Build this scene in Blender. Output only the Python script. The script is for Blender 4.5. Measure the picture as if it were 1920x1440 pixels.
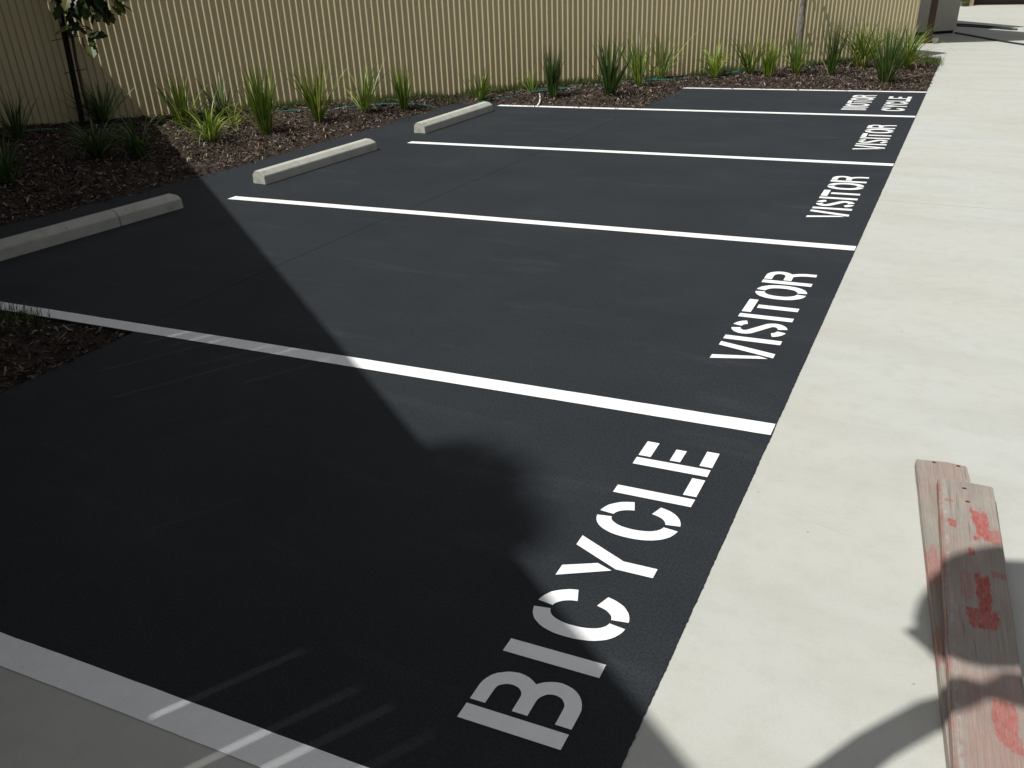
import bpy, bmesh, math, random
from mathutils import Vector, Matrix, noise as mnoise

for o in list(bpy.data.objects):
    bpy.data.objects.remove(o, do_unlink=True)
sc = bpy.context.scene
COL = sc.collection

# ------------------------------------------------------------------ camera
PITCH, ROLL, YAW = 0.473312, -0.0424435, -0.4946147
cam_d = bpy.data.cameras.new('camera')
cam = bpy.data.objects.new('camera', cam_d)
COL.objects.link(cam)
fw = Vector((math.sin(YAW) * math.cos(PITCH), math.cos(YAW) * math.cos(PITCH), -math.sin(PITCH)))
r0 = Vector((math.cos(YAW), -math.sin(YAW), 0))
u0 = r0.cross(fw)
rt = r0 * math.cos(ROLL) + u0 * math.sin(ROLL)
up = -r0 * math.sin(ROLL) + u0 * math.cos(ROLL)
cam.matrix_world = Matrix(((rt.x, up.x, -fw.x, 0.466177), (rt.y, up.y, -fw.y, 0.0),
                           (rt.z, up.z, -fw.z, 1.80686), (0, 0, 0, 1)))
cam_d.sensor_width = 36.0
cam_d.lens = 36.0 * 1556.92 / 1920.0
cam_d.clip_start = 0.05
cam_d.clip_end = 1500
sc.camera = cam
sc.render.resolution_x, sc.render.resolution_y = 1024, 768

# ------------------------------------------------------------------ light
SUN_AZ, SUN_EL = math.radians(60), math.radians(58)      # heading in which the light travels
LDIR = Vector((math.cos(SUN_AZ) * math.cos(SUN_EL), math.sin(SUN_AZ) * math.cos(SUN_EL), -math.sin(SUN_EL)))
KS = 1 / math.tan(SUN_EL)
w = bpy.data.worlds.new('World')
sc.world = w
w.use_nodes = True
nt = w.node_tree
nt.nodes.clear()
wo = nt.nodes.new('ShaderNodeOutputWorld')
bg = nt.nodes.new('ShaderNodeBackground')
sky = nt.nodes.new('ShaderNodeTexSky')
sky.sky_type = 'NISHITA'
sky.sun_disc = False
sky.sun_elevation = SUN_EL
sky.sun_rotation = math.radians(210)
sky.air_density = 1.0
sky.dust_density = 2.5
bg.inputs['Strength'].default_value = 0.077
hs = nt.nodes.new('ShaderNodeHueSaturation')
hs.inputs['Saturation'].default_value = 0.2
nt.links.new(sky.outputs[0], hs.inputs['Color'])
nt.links.new(hs.outputs[0], bg.inputs[0])
nt.links.new(bg.outputs[0], wo.inputs[0])
sl = bpy.data.lights.new('sun', 'SUN')
sl.energy = 4.5
sl.angle = math.radians(0.5)
sl.color = (1.0, 0.985, 0.94)
so = bpy.data.objects.new('sun', sl)
COL.objects.link(so)
so.rotation_euler = LDIR.to_track_quat('-Z', 'Y').to_euler()
so.location = (-6, -8, 14)
vs = sc.view_settings
vs.view_transform = 'Standard'
vs.look = 'None'
vs.exposure = 0.0
vs.gamma = 1.0
vs.use_curve_mapping = False
sc.render.engine = 'CYCLES'

# ------------------------------------------------------------------ helpers
def mesh(name, verts, faces, mat=None, parent=None, smooth=False, loc=None):
    me = bpy.data.meshes.new(name)
    me.from_pydata([tuple(v) for v in verts], [], faces)
    me.update()
    if smooth:
        for p in me.polygons:
            p.use_smooth = True
    if mat:
        me.materials.append(mat)
    o = bpy.data.objects.new(name, me)
    COL.objects.link(o)
    if parent:
        o.parent = parent
    if loc is not None:
        o.location = loc
    return o

def obj_from(me, name, parent=None, loc=(0, 0, 0), rz=0):
    o = bpy.data.objects.new(name, me)
    COL.objects.link(o)
    o.parent = parent
    o.location = loc
    o.rotation_euler = (0, 0, rz)
    return o

def empty(name, loc=(0, 0, 0), rz=0.0):
    o = bpy.data.objects.new(name, None)
    COL.objects.link(o)
    o.location = loc
    o.rotation_euler = (0, 0, rz)
    o.empty_display_size = 0.1
    return o

def tag(o, label, cat, group=None):
    o['label'] = label
    o['category'] = cat
    if group:
        o['group'] = group
    return o

class MB:
    def __init__(self):
        self.v, self.f = [], []
    def add(self, vs, fs):
        n = len(self.v)
        self.v += [tuple(x) for x in vs]
        self.f += [tuple(i + n for i in f) for f in fs]
    def box(self, x0, y0, z0, x1, y1, z1):
        self.add([(x0, y0, z0), (x1, y0, z0), (x1, y1, z0), (x0, y1, z0), (x0, y0, z1), (x1, y0, z1), (x1, y1, z1), (x0, y1, z1)],
                 [(0, 3, 2, 1), (4, 5, 6, 7), (0, 1, 5, 4), (1, 2, 6, 5), (2, 3, 7, 6), (3, 0, 4, 7)])
    def prism(self, poly, z0, z1):
        n = len(poly)
        self.add([(x, y, z0) for x, y in poly] + [(x, y, z1) for x, y in poly],
                 [tuple(range(n - 1, -1, -1)), tuple(range(n, 2 * n))] + [(i, (i + 1) % n, n + (i + 1) % n, n + i) for i in range(n)])
    def tube(self, pts, rad, seg=8):
        pts = [Vector(p) for p in pts]
        rr = rad if isinstance(rad, (list, tuple)) else [rad] * len(pts)
        rings = []
        for i, p in enumerate(pts):
            d = (pts[min(i + 1, len(pts) - 1)] - pts[max(i - 1, 0)]).normalized()
            a = Vector((0, 0, 1)) if abs(d.z) < 0.9 else Vector((1, 0, 0))
            x = d.cross(a).normalized()
            y = d.cross(x)
            rings.append([p + (x * math.cos(2 * math.pi * k / seg) + y * math.sin(2 * math.pi * k / seg)) * rr[i] for k in range(seg)])
        vs = [q for r in rings for q in r]
        fs = []
        for i in range(len(pts) - 1):
            for k in range(seg):
                k2 = (k + 1) % seg
                fs.append((i * seg + k, i * seg + k2, (i + 1) * seg + k2, (i + 1) * seg + k))
        fs.append(tuple(range(seg - 1, -1, -1)))
        fs.append(tuple(range((len(pts) - 1) * seg, len(pts) * seg)))
        self.add(vs, fs)
    def build(self, name, mat, parent=None, smooth=False, loc=None):
        return mesh(name, self.v, self.f, mat, parent, smooth, loc)

class NT:
    """small node-tree writer"""
    def __init__(self, name):
        self.m = bpy.data.materials.new(name)
        self.m.use_nodes = True
        self.t = self.m.node_tree
        self.t.nodes.clear()
        self.out = self.n('ShaderNodeOutputMaterial')
        self.co = self.n('ShaderNodeTexCoord').outputs['Object']
    def n(self, typ, **kw):
        nd = self.t.nodes.new(typ)
        for k, v in kw.items():
            setattr(nd, k, v)
        return nd
    def set(self, inp, v):
        if hasattr(v, 'is_output') or hasattr(v, 'links'):
            self.t.links.new(v, inp)
        else:
            inp.default_value = v
    def noise(self, scale, detail=4, rough=0.55, vec=None, dist=0.0):
        nd = self.n('ShaderNodeTexNoise')
        self.set(nd.inputs['Vector'], vec if vec is not None else self.co)
        nd.inputs['Scale'].default_value = scale
        nd.inputs['Detail'].default_value = detail
        nd.inputs['Roughness'].default_value = rough
        nd.inputs['Distortion'].default_value = dist
        return nd.outputs['Fac']
    def mapping(self, scale=(1, 1, 1), rot=(0, 0, 0), loc=(0, 0, 0)):
        nd = self.n('ShaderNodeMapping')
        self.set(nd.inputs['Vector'], self.co)
        nd.inputs['Scale'].default_value = scale
        nd.inputs['Rotation'].default_value = rot
        nd.inputs['Location'].default_value = loc
        return nd.outputs[0]
    def ramp(self, fac, stops, interp='LINEAR'):
        nd = self.n('ShaderNodeValToRGB')
        cr = nd.color_ramp
        cr.interpolation = interp
        while len(cr.elements) < len(stops):
            cr.elements.new(0.5)
        for e, (p, c) in zip(cr.elements, stops):
            e.position = p
            e.color = (c, c, c, 1) if isinstance(c, (int, float)) else (*c, 1)
        self.set(nd.inputs[0], fac)
        return nd.outputs[0]
    def mix(self, fac, a, b, typ='MIX'):
        nd = self.n('ShaderNodeMix', data_type='RGBA', blend_type=typ)
        self.set(nd.inputs[0], fac)
        self.set(nd.inputs[6], a if hasattr(a, 'links') else (*a, 1))
        self.set(nd.inputs[7], b if hasattr(b, 'links') else (*b, 1))
        return nd.outputs[2]
    def math(self, op, a, b=0.0):
        nd = self.n('ShaderNodeMath', operation=op)
        self.set(nd.inputs[0], a)
        self.set(nd.inputs[1], b)
        return nd.outputs[0]
    def island(self):
        return self.n('ShaderNodeNewGeometry').outputs['Random Per Island']
    def bump(self, h, strength=0.3, dist=0.01, normal=None):
        nd = self.n('ShaderNodeBump')
        nd.inputs['Strength'].default_value = strength
        nd.inputs['Distance'].default_value = dist
        self.set(nd.inputs['Height'], h)
        if normal is not None:
            self.set(nd.inputs['Normal'], normal)
        return nd.outputs[0]
    def bsdf(self, color, rough=0.8, spec=0.5, normal=None, metallic=0.0, trans=None):
        nd = self.n('ShaderNodeBsdfPrincipled')
        self.set(nd.inputs['Base Color'], color if hasattr(color, 'links') else (*color, 1))
        self.set(nd.inputs['Roughness'], rough)
        self.set(nd.inputs['Specular IOR Level'], spec)
        nd.inputs['Metallic'].default_value = metallic
        if normal is not None:
            self.set(nd.inputs['Normal'], normal)
        o = nd.outputs[0]
        if trans:
            tr = self.n('ShaderNodeBsdfTranslucent')
            self.set(tr.inputs[0], color if hasattr(color, 'links') else (*color, 1))
            mx = self.n('ShaderNodeMixShader')
            mx.inputs[0].default_value = trans
            self.t.links.new(o, mx.inputs[1])
            self.t.links.new(tr.outputs[0], mx.inputs[2])
            o = mx.outputs[0]
        self.t.links.new(o, self.out.inputs[0])
        return self.m

# ------------------------------------------------------------------ materials
def m_asphalt():
    t = NT('asphalt')
    fine = t.noise(330, 3, 0.7)
    grit = t.noise(120, 3, 0.65)
    stone = t.noise(62, 2, 0.5)
    blot = t.noise(1.1, 5, 0.65)
    st = t.noise(2.6, 4, 0.65, t.mapping((0.35, 1.6, 1), (0, 0, 0.1)))
    scuff = t.ramp(st, [(0.56, 0.0), (0.76, 1.0)])
    c = t.mix(t.ramp(blot, [(0.3, 0), (0.7, 1)]), (0.0122, 0.0156, 0.0196), (0.0182, 0.0222, 0.0264))
    c = t.mix(t.math('MULTIPLY', scuff, 0.34), c, (0.044, 0.050, 0.056))
    dust = t.ramp(t.noise(6.5, 5, 0.7, t.mapping((0.7, 1.2, 1), (0, 0, 0.5))), [(0.60, 0), (0.82, 1)])
    c = t.mix(t.math('MULTIPLY', dust, 0.16), c, (0.07, 0.073, 0.075))
    g = t.math('ADD', t.math('MULTIPLY', fine, 0.5), t.math('MULTIPLY', grit, 0.5))
    c = t.mix(t.ramp(g, [(0.40, 0), (0.60, 1)]), t.mix(1.0, c, (0.55, 0.55, 0.57), 'MULTIPLY'), t.mix(1.0, c, (1.5, 1.5, 1.5), 'MULTIPLY'))
    spk = t.ramp(t.noise(210, 1, 0.5), [(0.70, 0.0), (0.78, 1.0)])
    c = t.mix(t.math('MULTIPLY', spk, 0.35), c, (0.14, 0.145, 0.15))
    pit = t.ramp(stone, [(0.26, 1.0), (0.36, 0.0)])
    c = t.mix(t.math('MULTIPLY', pit, 0.6), c, (0.006, 0.007, 0.008))
    h = t.math('ADD', t.math('MULTIPLY', grit, 0.8), t.math('MULTIPLY', fine, 0.4))
    m = t.bsdf(c, t.ramp(blot, [(0.2, 0.82), (0.8, 0.72)]), 0.30, t.bump(h, 0.45, 0.006))
    for nd in t.t.nodes:
        if nd.type == 'BSDF_PRINCIPLED' and 'Diffuse Roughness' in nd.inputs:
            nd.inputs['Diffuse Roughness'].default_value = 1.0
    return m

def m_concrete(name, base, warm, dark):
    t = NT(name)
    big = t.noise(0.55, 4, 0.6)
    mid = t.noise(1.6, 5, 0.6, t.mapping((0.55, 1.7, 1), (0, 0, 0.25)))
    sm = t.noise(9, 5, 0.65)
    fine = t.noise(240, 2, 0.7)
    c = t.mix(t.ramp(big, [(0.35, 0), (0.68, 1)]), base, warm)
    c = t.mix(t.math('MULTIPLY', t.ramp(mid, [(0.45, 0), (0.78, 1)]), 0.42), c, dark)
    c = t.mix(t.math('MULTIPLY', t.ramp(sm, [(0.48, 0), (0.78, 1)]), 0.34), c, dark)
    # faint trowel arcs
    wv = t.n('ShaderNodeTexWave', wave_type='RINGS', rings_direction='Z')
    t.set(wv.inputs['Vector'], t.mapping((1, 1, 1), (0, 0, 0), (-1.05, -4.6, 0)))
    wv.inputs['Scale'].default_value = 3.1
    wv.inputs['Distortion'].default_value = 5.0
    wv.inputs['Detail'].default_value = 3
    arcs = t.math('MULTIPLY', t.ramp(wv.outputs['Fac'], [(0.93, 0), (1.0, 1)]), t.ramp(t.noise(1.1, 2), [(0.55, 0), (0.7, 1)]))
    c = t.mix(t.math('MULTIPLY', arcs, 0.16), c, (0.25, 0.24, 0.21))
    # rusty / tannin smears
    rust = t.ramp(t.noise(1.05, 5, 0.7, t.mapping((0.8, 1.5, 1), (0, 0, -0.4), (3, 7, 0))), [(0.60, 0), (0.8, 1)])
    c = t.mix(t.math('MULTIPLY', rust, 0.30), c, (0.50, 0.40, 0.29))
    spk = t.ramp(t.noise(34, 2, 0.4), [(0.77, 0), (0.81, 1)])
    c = t.mix(t.math('MULTIPLY', spk, 0.5), c, (0.17, 0.15, 0.12))
    c = t.mix(t.ramp(fine, [(0.3, 0), (0.7, 1)]), t.mix(1.0, c, (0.95, 0.95, 0.95), 'MULTIPLY'), t.mix(1.0, c, (1.04, 1.04, 1.04), 'MULTIPLY'))
    return t.bsdf(c, 0.86, 0.25, t.bump(t.math('ADD', fine, t.math('MULTIPLY', sm, 1.5)), 0.12, 0.004))

def m_paint(name='line_paint'):
    t = NT(name)
    n = t.noise(260, 2, 0.6)
    n2 = t.noise(14, 4, 0.6)
    c = t.mix(t.ramp(n2, [(0.35, 0), (0.7, 1)]), (0.80, 0.81, 0.80), (0.85, 0.86, 0.85))
    c = t.mix(t.ramp(n, [(0.66, 0), (0.75, 1)]), c, (0.62, 0.63, 0.63))
    pits = t.math('MULTIPLY', t.ramp(t.noise(120, 3, 0.7), [(0.64, 0), (0.74, 1)]), t.ramp(t.noise(5, 3, 0.6), [(0.35, 0.15), (0.7, 1)]))
    c = t.mix(t.math('MULTIPLY', pits, 0.55), c, (0.16, 0.165, 0.17))
    return t.bsdf(c, 0.62, 0.4, t.bump(n, 0.35, 0.005))

def m_stopconc():
    t = NT('cast_concrete')
    n = t.noise(5, 5, 0.65)
    f = t.noise(160, 3, 0.7)
    c = t.mix(t.ramp(n, [(0.3, 0), (0.75, 1)]), (0.475, 0.475, 0.43), (0.39, 0.385, 0.33))
    c = t.mix(t.math('MULTIPLY', t.ramp(t.noise(38, 2), [(0.66, 0), (0.74, 1)]), 0.55), c, (0.16, 0.15, 0.12))
    c = t.mix(t.math('MULTIPLY', t.ramp(t.noise(4.2, 5, 0.7, t.mapping((1.5, 1, 2), (0, 0, 0), (4, 2, 1))), [(0.56, 0), (0.74, 1)]), 0.45), c, (0.13, 0.125, 0.11))
    return t.bsdf(c, 0.9, 0.2, t.bump(t.math('ADD', f, n), 0.25, 0.004))

def m_fence():
    t = NT('cream_sheet_steel')
    v = t.noise(0.9, 4, 0.6)
    st = t.noise(3.0, 4, 0.6, t.mapping((9, 9, 0.7)))
    c = t.mix(t.ramp(v, [(0.3, 0), (0.7, 1)]), (0.500, 0.432, 0.258), (0.540, 0.466, 0.285))
    c = t.mix(t.math('MULTIPLY', t.ramp(st, [(0.55, 0), (0.8, 1)]), 0.22), c, (0.42, 0.355, 0.24))
    return t.bsdf(c, 0.5, 0.35)

def m_mulch(dark=False):
    t = NT('mulch_soil')
    a = t.noise(16, 6, 0.7)
    b = t.noise(70, 4, 0.7)
    c = t.mix(t.ramp(a, [(0.3, 0), (0.72, 1)]), (0.020, 0.015, 0.012), (0.070, 0.054, 0.042))
    c = t.mix(t.ramp(b, [(0.45, 0), (0.75, 1)]), c, (0.095, 0.072, 0.056))
    return t.bsdf(c, 0.95, 0.1, t.bump(t.math('ADD', a, b), 0.9, 0.02))

def m_chips():
    t = NT('bark_chip')
    c = t.ramp(t.island(), [(0.0, (0.016, 0.010, 0.007)), (0.30, (0.040, 0.031, 0.024)), (0.60, (0.088, 0.068, 0.053)),
                            (0.84, (0.16, 0.122, 0.095)), (0.95, (0.28, 0.225, 0.18)), (1.0, (0.42, 0.36, 0.30))])
    g = t.noise(120, 3, 0.6, t.mapping((1, 1, 1)))
    c = t.mix(t.ramp(g, [(0.3, 0), (0.7, 1)]), t.mix(1.0, c, (0.7, 0.7, 0.7), 'MULTIPLY'), c)
    return t.bsdf(c, 0.92, 0.15)

def m_leaf(name, stops, trans=0.28, rough=0.42):
    t = NT(name)
    c = t.ramp(t.island(), stops)
    n = t.noise(30, 2, 0.5)
    c = t.mix(t.ramp(n, [(0.35, 0), (0.7, 1)]), t.mix(1.0, c, (0.8, 0.8, 0.8), 'MULTIPLY'), c)
    return t.bsdf(c, rough, 0.35, None, 0, trans)

def m_plain(name, col, rough=0.6, spec=0.4, nscale=40, var=0.2, bump=0.1, metallic=0.0):
    t = NT(name)
    n = t.noise(nscale, 4, 0.6)
    c = t.mix(t.ramp(n, [(0.3, 0), (0.7, 1)]), tuple(x * (1 - var) for x in col), tuple(min(1, x * (1 + var)) for x in col))
    return t.bsdf(c, rough, spec, t.bump(n, bump, 0.004), metallic)

def m_bark(name, a, b, scale=14):
    t = NT(name)
    n = t.noise(scale, 5, 0.7, t.mapping((1, 1, 0.35)))
    c = t.mix(t.ramp(n, [(0.38, 0), (0.62, 1)]), a, b)
    return t.bsdf(c, 0.9, 0.15, t.bump(n, 0.6, 0.01))

def m_board(name, wear_loc, red, patches, pale_edge):
    """bleached grey pink timber with remains of red paint; board lies along local Y, width along X"""
    t = NT(name)
    sep = t.n('ShaderNodeSeparateXYZ')
    t.set(sep.inputs[0], t.co)
    X, Y = sep.outputs[0], sep.outputs[1]
    grain = t.noise(26, 5, 0.65, t.mapping((4.2, 0.14, 1), (0, 0, 0), wear_loc))
    fineg = t.noise(90, 3, 0.7, t.mapping((3.0, 0.06, 1)))
    tone = t.noise(5.5, 5, 0.65, t.mapping((1, 0.7, 1), (0, 0, 0), wear_loc))
    c = t.mix(t.ramp(tone, [(0.32, 0), (0.68, 1)]), (0.225, 0.212, 0.185), (0.315, 0.288, 0.252))
    c = t.mix(t.math('MULTIPLY', t.ramp(grain, [(0.5, 0), (0.72, 1)]), 0.55), c, (0.155, 0.130, 0.108))
    c = t.mix(t.math('MULTIPLY', t.ramp(fineg, [(0.50, 0), (0.68, 1)]), 0.35), c, (0.42, 0.39, 0.35))
    crack = t.ramp(t.noise(60, 2, 0.5, t.mapping((2.2, 0.05, 1), (0, 0, 0), wear_loc)), [(0.70, 0), (0.74, 1)])
    c = t.mix(t.math('MULTIPLY', crack, 0.7), c, (0.06, 0.045, 0.038))
    rag = t.noise(42, 6, 0.75, t.mapping((1.0, 0.6, 1)))
    rag2 = t.noise(120, 4, 0.7, t.mapping((1.6, 0.35, 1)))
    lowr = t.noise(17, 3, 0.6, t.mapping((1, 0.8, 1), (0, 0, 0), (2.2, 5.1, 0)))
    # faded pink wash
    wash = t.ramp(t.noise(6.5, 6, 0.7, t.mapping((1.2, 0.5, 1), (0, 0, 0), (wear_loc[0] + 4, wear_loc[1], 0))), [(0.40, 0), (0.68, 1)])
    c = t.mix(t.math('MULTIPLY', wash, red), c, (0.40, 0.20, 0.175))
    # patches of surviving paint, ragged round the rim and scratched through
    total = None
    for (x0, y0, x1, y1, st) in patches:
        dx = t.math('DIVIDE', t.math('ABSOLUTE', t.math('SUBTRACT', X, (x0 + x1) / 2)), abs(x1 - x0) / 2)
        dy = t.math('DIVIDE', t.math('ABSOLUTE', t.math('SUBTRACT', Y, (y0 + y1) / 2)), abs(y1 - y0) / 2)
        d = t.math('ADD', t.math('MAXIMUM', dx, dy), t.math('ADD', t.math('MULTIPLY', t.math('SUBTRACT', rag, 0.5), 1.5), t.math('MULTIPLY', t.math('SUBTRACT', lowr, 0.5), 1.6)))
        m = t.math('MULTIPLY', t.ramp(t.math('MULTIPLY', d, 0.5), [(0.44, 1.0), (0.56, 0.0)]), st)
        total = m if total is None else t.math('MAXIMUM', total, m)
    if total is not None:
        scr = t.ramp(rag2, [(0.40, 1.0), (0.66, 0.45)])
        redc = t.mix(t.ramp(rag, [(0.3, 0), (0.7, 1)]), (0.27, 0.035, 0.032), (0.42, 0.09, 0.078))
        c = t.mix(t.math('MULTIPLY', total, scr), c, redc)
    if pale_edge:
        e = t.math('MULTIPLY', t.ramp(X, [(0.0, 0.0), (0.010, 0.0), (0.013, 0.5), (0.018, 0.5), (0.024, 0.0)]), t.ramp(rag, [(0.46, 0), (0.66, 1)]))
        c = t.mix(e, c, (0.50, 0.48, 0.44))
        e2 = t.math('MULTIPLY', t.ramp(X, [(0.0, 1.0), (0.006, 0.8), (0.013, 0.0)]), t.math('MULTIPLY', t.ramp(t.noise(7, 4, 0.7, t.mapping((0.2, 1, 1))), [(0.44, 0), (0.60, 0.8)]), t.ramp(rag2, [(0.35, 1.0), (0.65, 0.35)])))
        c = t.mix(e2, c, (0.34, 0.075, 0.06))
    return t.bsdf(c, 0.8, 0.2, t.bump(t.math('ADD', t.math('ADD', grain, fineg), t.math('MULTIPLY', crack, -1.5)), 0.45, 0.004))

M = {}
M['asphalt'] = m_asphalt()
M['concrete'] = m_concrete('driveway_concrete', (0.452, 0.464, 0.440), (0.452, 0.447, 0.402), (0.335, 0.33, 0.29))
M['paint'] = m_paint()
M['stop'] = m_stopconc()
M['fence'] = m_fence()
M['mulch'] = m_mulch()
M['chips'] = m_chips()
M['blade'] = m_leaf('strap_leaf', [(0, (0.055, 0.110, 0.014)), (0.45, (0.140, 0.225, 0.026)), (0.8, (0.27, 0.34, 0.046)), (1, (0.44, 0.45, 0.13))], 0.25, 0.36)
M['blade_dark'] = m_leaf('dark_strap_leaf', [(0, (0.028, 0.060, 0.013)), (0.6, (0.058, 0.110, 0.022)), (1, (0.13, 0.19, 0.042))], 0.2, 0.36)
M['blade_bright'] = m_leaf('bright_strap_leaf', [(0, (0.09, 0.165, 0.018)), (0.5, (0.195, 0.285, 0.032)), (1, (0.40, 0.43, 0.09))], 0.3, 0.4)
M['dry'] = m_leaf('dry_leaf', [(0, (0.24, 0.17, 0.075)), (0.6, (0.36, 0.28, 0.13)), (1, (0.45, 0.38, 0.22))], 0.15, 0.6)
M['grass'] = m_leaf('lawn_blade', [(0, (0.040, 0.078, 0.014)), (0.6, (0.080, 0.125, 0.026)), (1, (0.17, 0.18, 0.06))], 0.25, 0.5)
M['treeleaf'] = m_leaf('tree_leaf', [(0, (0.018, 0.036, 0.010)), (0.55, (0.036, 0.064, 0.015)), (0.8, (0.075, 0.11, 0.022)), (0.92, (0.13, 0.12, 0.025)), (1, (0.11, 0.055, 0.02))], 0.25, 0.38)
M['stake'] = m_plain('blackened_stake', (0.016, 0.014, 0.012), 0.85, 0.2, 30, 0.3, 0.4)
M['bark_red'] = m_bark('young_bark', (0.06, 0.035, 0.025), (0.12, 0.075, 0.05))
M['bark_grey'] = m_bark('mottled_bark', (0.085, 0.07, 0.058), (0.26, 0.24, 0.22), 22)
M['teal'] = m_plain('teal_plastic', (0.018, 0.135, 0.100), 0.5, 0.5, 60, 0.25, 0.05)
M['hose'] = m_plain('dark_hose', (0.012, 0.03, 0.024), 0.45, 0.5, 60, 0.2, 0.05)
M['whiteplastic'] = m_plain('white_plastic', (0.72, 0.70, 0.66), 0.5, 0.4)
M['render'] = m_plain('grey_render', (0.40, 0.385, 0.33), 0.9, 0.15, 18, 0.06, 0.2)
M['cream'] = m_plain('cream_render', (0.62, 0.58, 0.47), 0.9, 0.15, 18, 0.05, 0.2)
M['brown'] = m_plain('brown_paint', (0.055, 0.032, 0.025), 0.5, 0.4, 30, 0.15, 0.05)
M['tan'] = m_plain('tan_trim', (0.30, 0.21, 0.16), 0.6, 0.3, 30, 0.1, 0.05)
M['darkgap'] = m_plain('dark_plinth', (0.02, 0.017, 0.015), 0.9, 0.1)
M['roof'] = m_plain('roof_sheet', (0.20, 0.18, 0.16), 0.55, 0.4, 10, 0.1, 0.05)
M['screen'] = m_plain('caster_screen_board', (0.13, 0.095, 0.07), 0.85, 0.2, 12, 0.25, 0.3)
M['soil'] = m_plain('open_ground', (0.22, 0.19, 0.14), 0.95, 0.1, 2, 0.2, 0.4)
M['steel'] = m_plain('galvanised_steel', (0.42, 0.43, 0.44), 0.4, 0.5, 20, 0.1, 0.05, 0.8)
M['globe'] = m_plain('caster_globe', (0.62, 0.62, 0.60), 0.3, 0.5, 20, 0.03, 0.0)
M['nail'] = m_plain('rusty_nail', (0.075, 0.03, 0.02), 0.7, 0.3, 80, 0.3, 0.3)
M['paper'] = m_plain('crumpled_rag', (0.20, 0.185, 0.165), 0.9, 0.1, 60, 0.25, 0.5)
M['board_a'] = m_board('lower_board_timber', (1.3, 0.4, 0), 0.34, [(-0.02, -0.55, 0.04, -0.75, 0.45), (-0.02, -0.95, 0.05, -1.1, 0.4)], False)
M['board_b'] = m_board('upper_board_timber', (6.1, 2.7, 0), 0.26,
    [(0.098, -0.178, 0.146, -0.345, 0.9), (0.022, -0.258, 0.049, -0.308, 0.85), (0.018, -0.134, 0.045, -0.150, 0.6), (0.088, -0.535, 0.122, -0.74, 1.0), (0.06, -0.70, 0.135, -0.775, 0.9),
     (0.135, -0.505, 0.175, -0.535, 0.5), (0.075, -0.40, 0.094, -0.44, 0.8), (0.045, -0.52, 0.08, -0.66, 0.3), (0.098, -1.05, 0.15, -1.2, 0.75), (0.03, -0.95, 0.16, -1.35, 0.16), (0.15, -0.28, 0.18, -0.36, 0.6)], True)

# ------------------------------------------------------------------ setting: ground, driveway, parking
SL = math.tan(math.radians(4.3739))          # bay lines run slightly skew to the driveway edge
gr = mesh('ground', [(-400, -400, -0.16), (400, -400, -0.16), (400, 400, -0.16), (-400, 400, -0.16)], [(0, 1, 2, 3)], M['soil'])
gr['kind'] = 'structure'

drive = empty('concrete_driveway')
drive['kind'] = 'structure'
ZC = -0.007
def slab(poly):
    b = MB()
    b.prism(poly, -0.14, ZC)
    return b.build('concrete_slab', M['concrete'], drive)
rng = random.Random(5)
ed = [(0.0 + rng.uniform(-0.001, 0.001), 0)]
slab([(0.0, -9), (9, -9), (9, 7.125), (0.0, 7.105)])
slab([(0.0, 7.111), (9, 7.131), (9, 17.995), (-1.4, 17.995), (-0.52, 16.99), (0.0, 16.78)])
slab([(-6, 18.0), (9, 18.0), (9, 46), (-6, 46)])
b_ = MB(); b_.prism([(-9.5, -9), (-0.004, -9), (-0.004, 1.0505), (-9.5, 1.0505 - 9.5 * SL)], -0.14, 0.0)
b_.build('concrete_slab', M['concrete'], drive)

park = empty('parking_area')
park['kind'] = 'structure'
YB = {1: 1.1156, 2: 3.2098, 3: 5.8098, 4: 8.4098, 5: 11.0098, 6: 12.95}   # far edge of each line at x = 0
def skew(x, y):
    return (x, y + SL * x)
SG = 0.002
def seamx(y):
    return -3.53 + 0.034 * (y - 3.2)
rng = random.Random(11)
# right edge of the seal is a little ragged where it laps the concrete
right = []
y = 1.052
while y < 12.95:
    right.append((0.002 + 0.0022 * mnoise.noise((y * 6, 1, 0)) + 0.0028 * mnoise.noise((y * 55, 5, 0)) + 0.002 * mnoise.noise((y * 140, 8, 0)), y))
    y += 0.012
right.append((0.0, 12.965))
b = MB()
mat_r = [skew(-3.47, 1.052)] + right + [(-3.262, 12.72), (-3.262, 10.775), (seamx(10.76) + SG, 10.757)] 
for yy in (8, 6, 4.5, 3.3):
    mat_r.append((seamx(yy) + SG, yy))
mat_r += [(-3.49, 2.86)]
b.prism(mat_r, -0.05, 0.0)
b.build('asphalt_mat', M['asphalt'], park)
b = MB()
mat_l = [skew(-3.49, 3.108)]
for yy in (3.3, 4.5, 6, 8):
    mat_l.append((seamx(yy) - SG, yy))
mat_l += [(seamx(10.76) - SG, 10.757), (-5.99, 10.565), (-6.0, 8), (-6.12, 5.86), (-6.41, 3.98), (-6.72, 2.6)]
b.prism(mat_l, -0.05, 0.0)
b.build('asphalt_mat', M['asphalt'], park)

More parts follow.
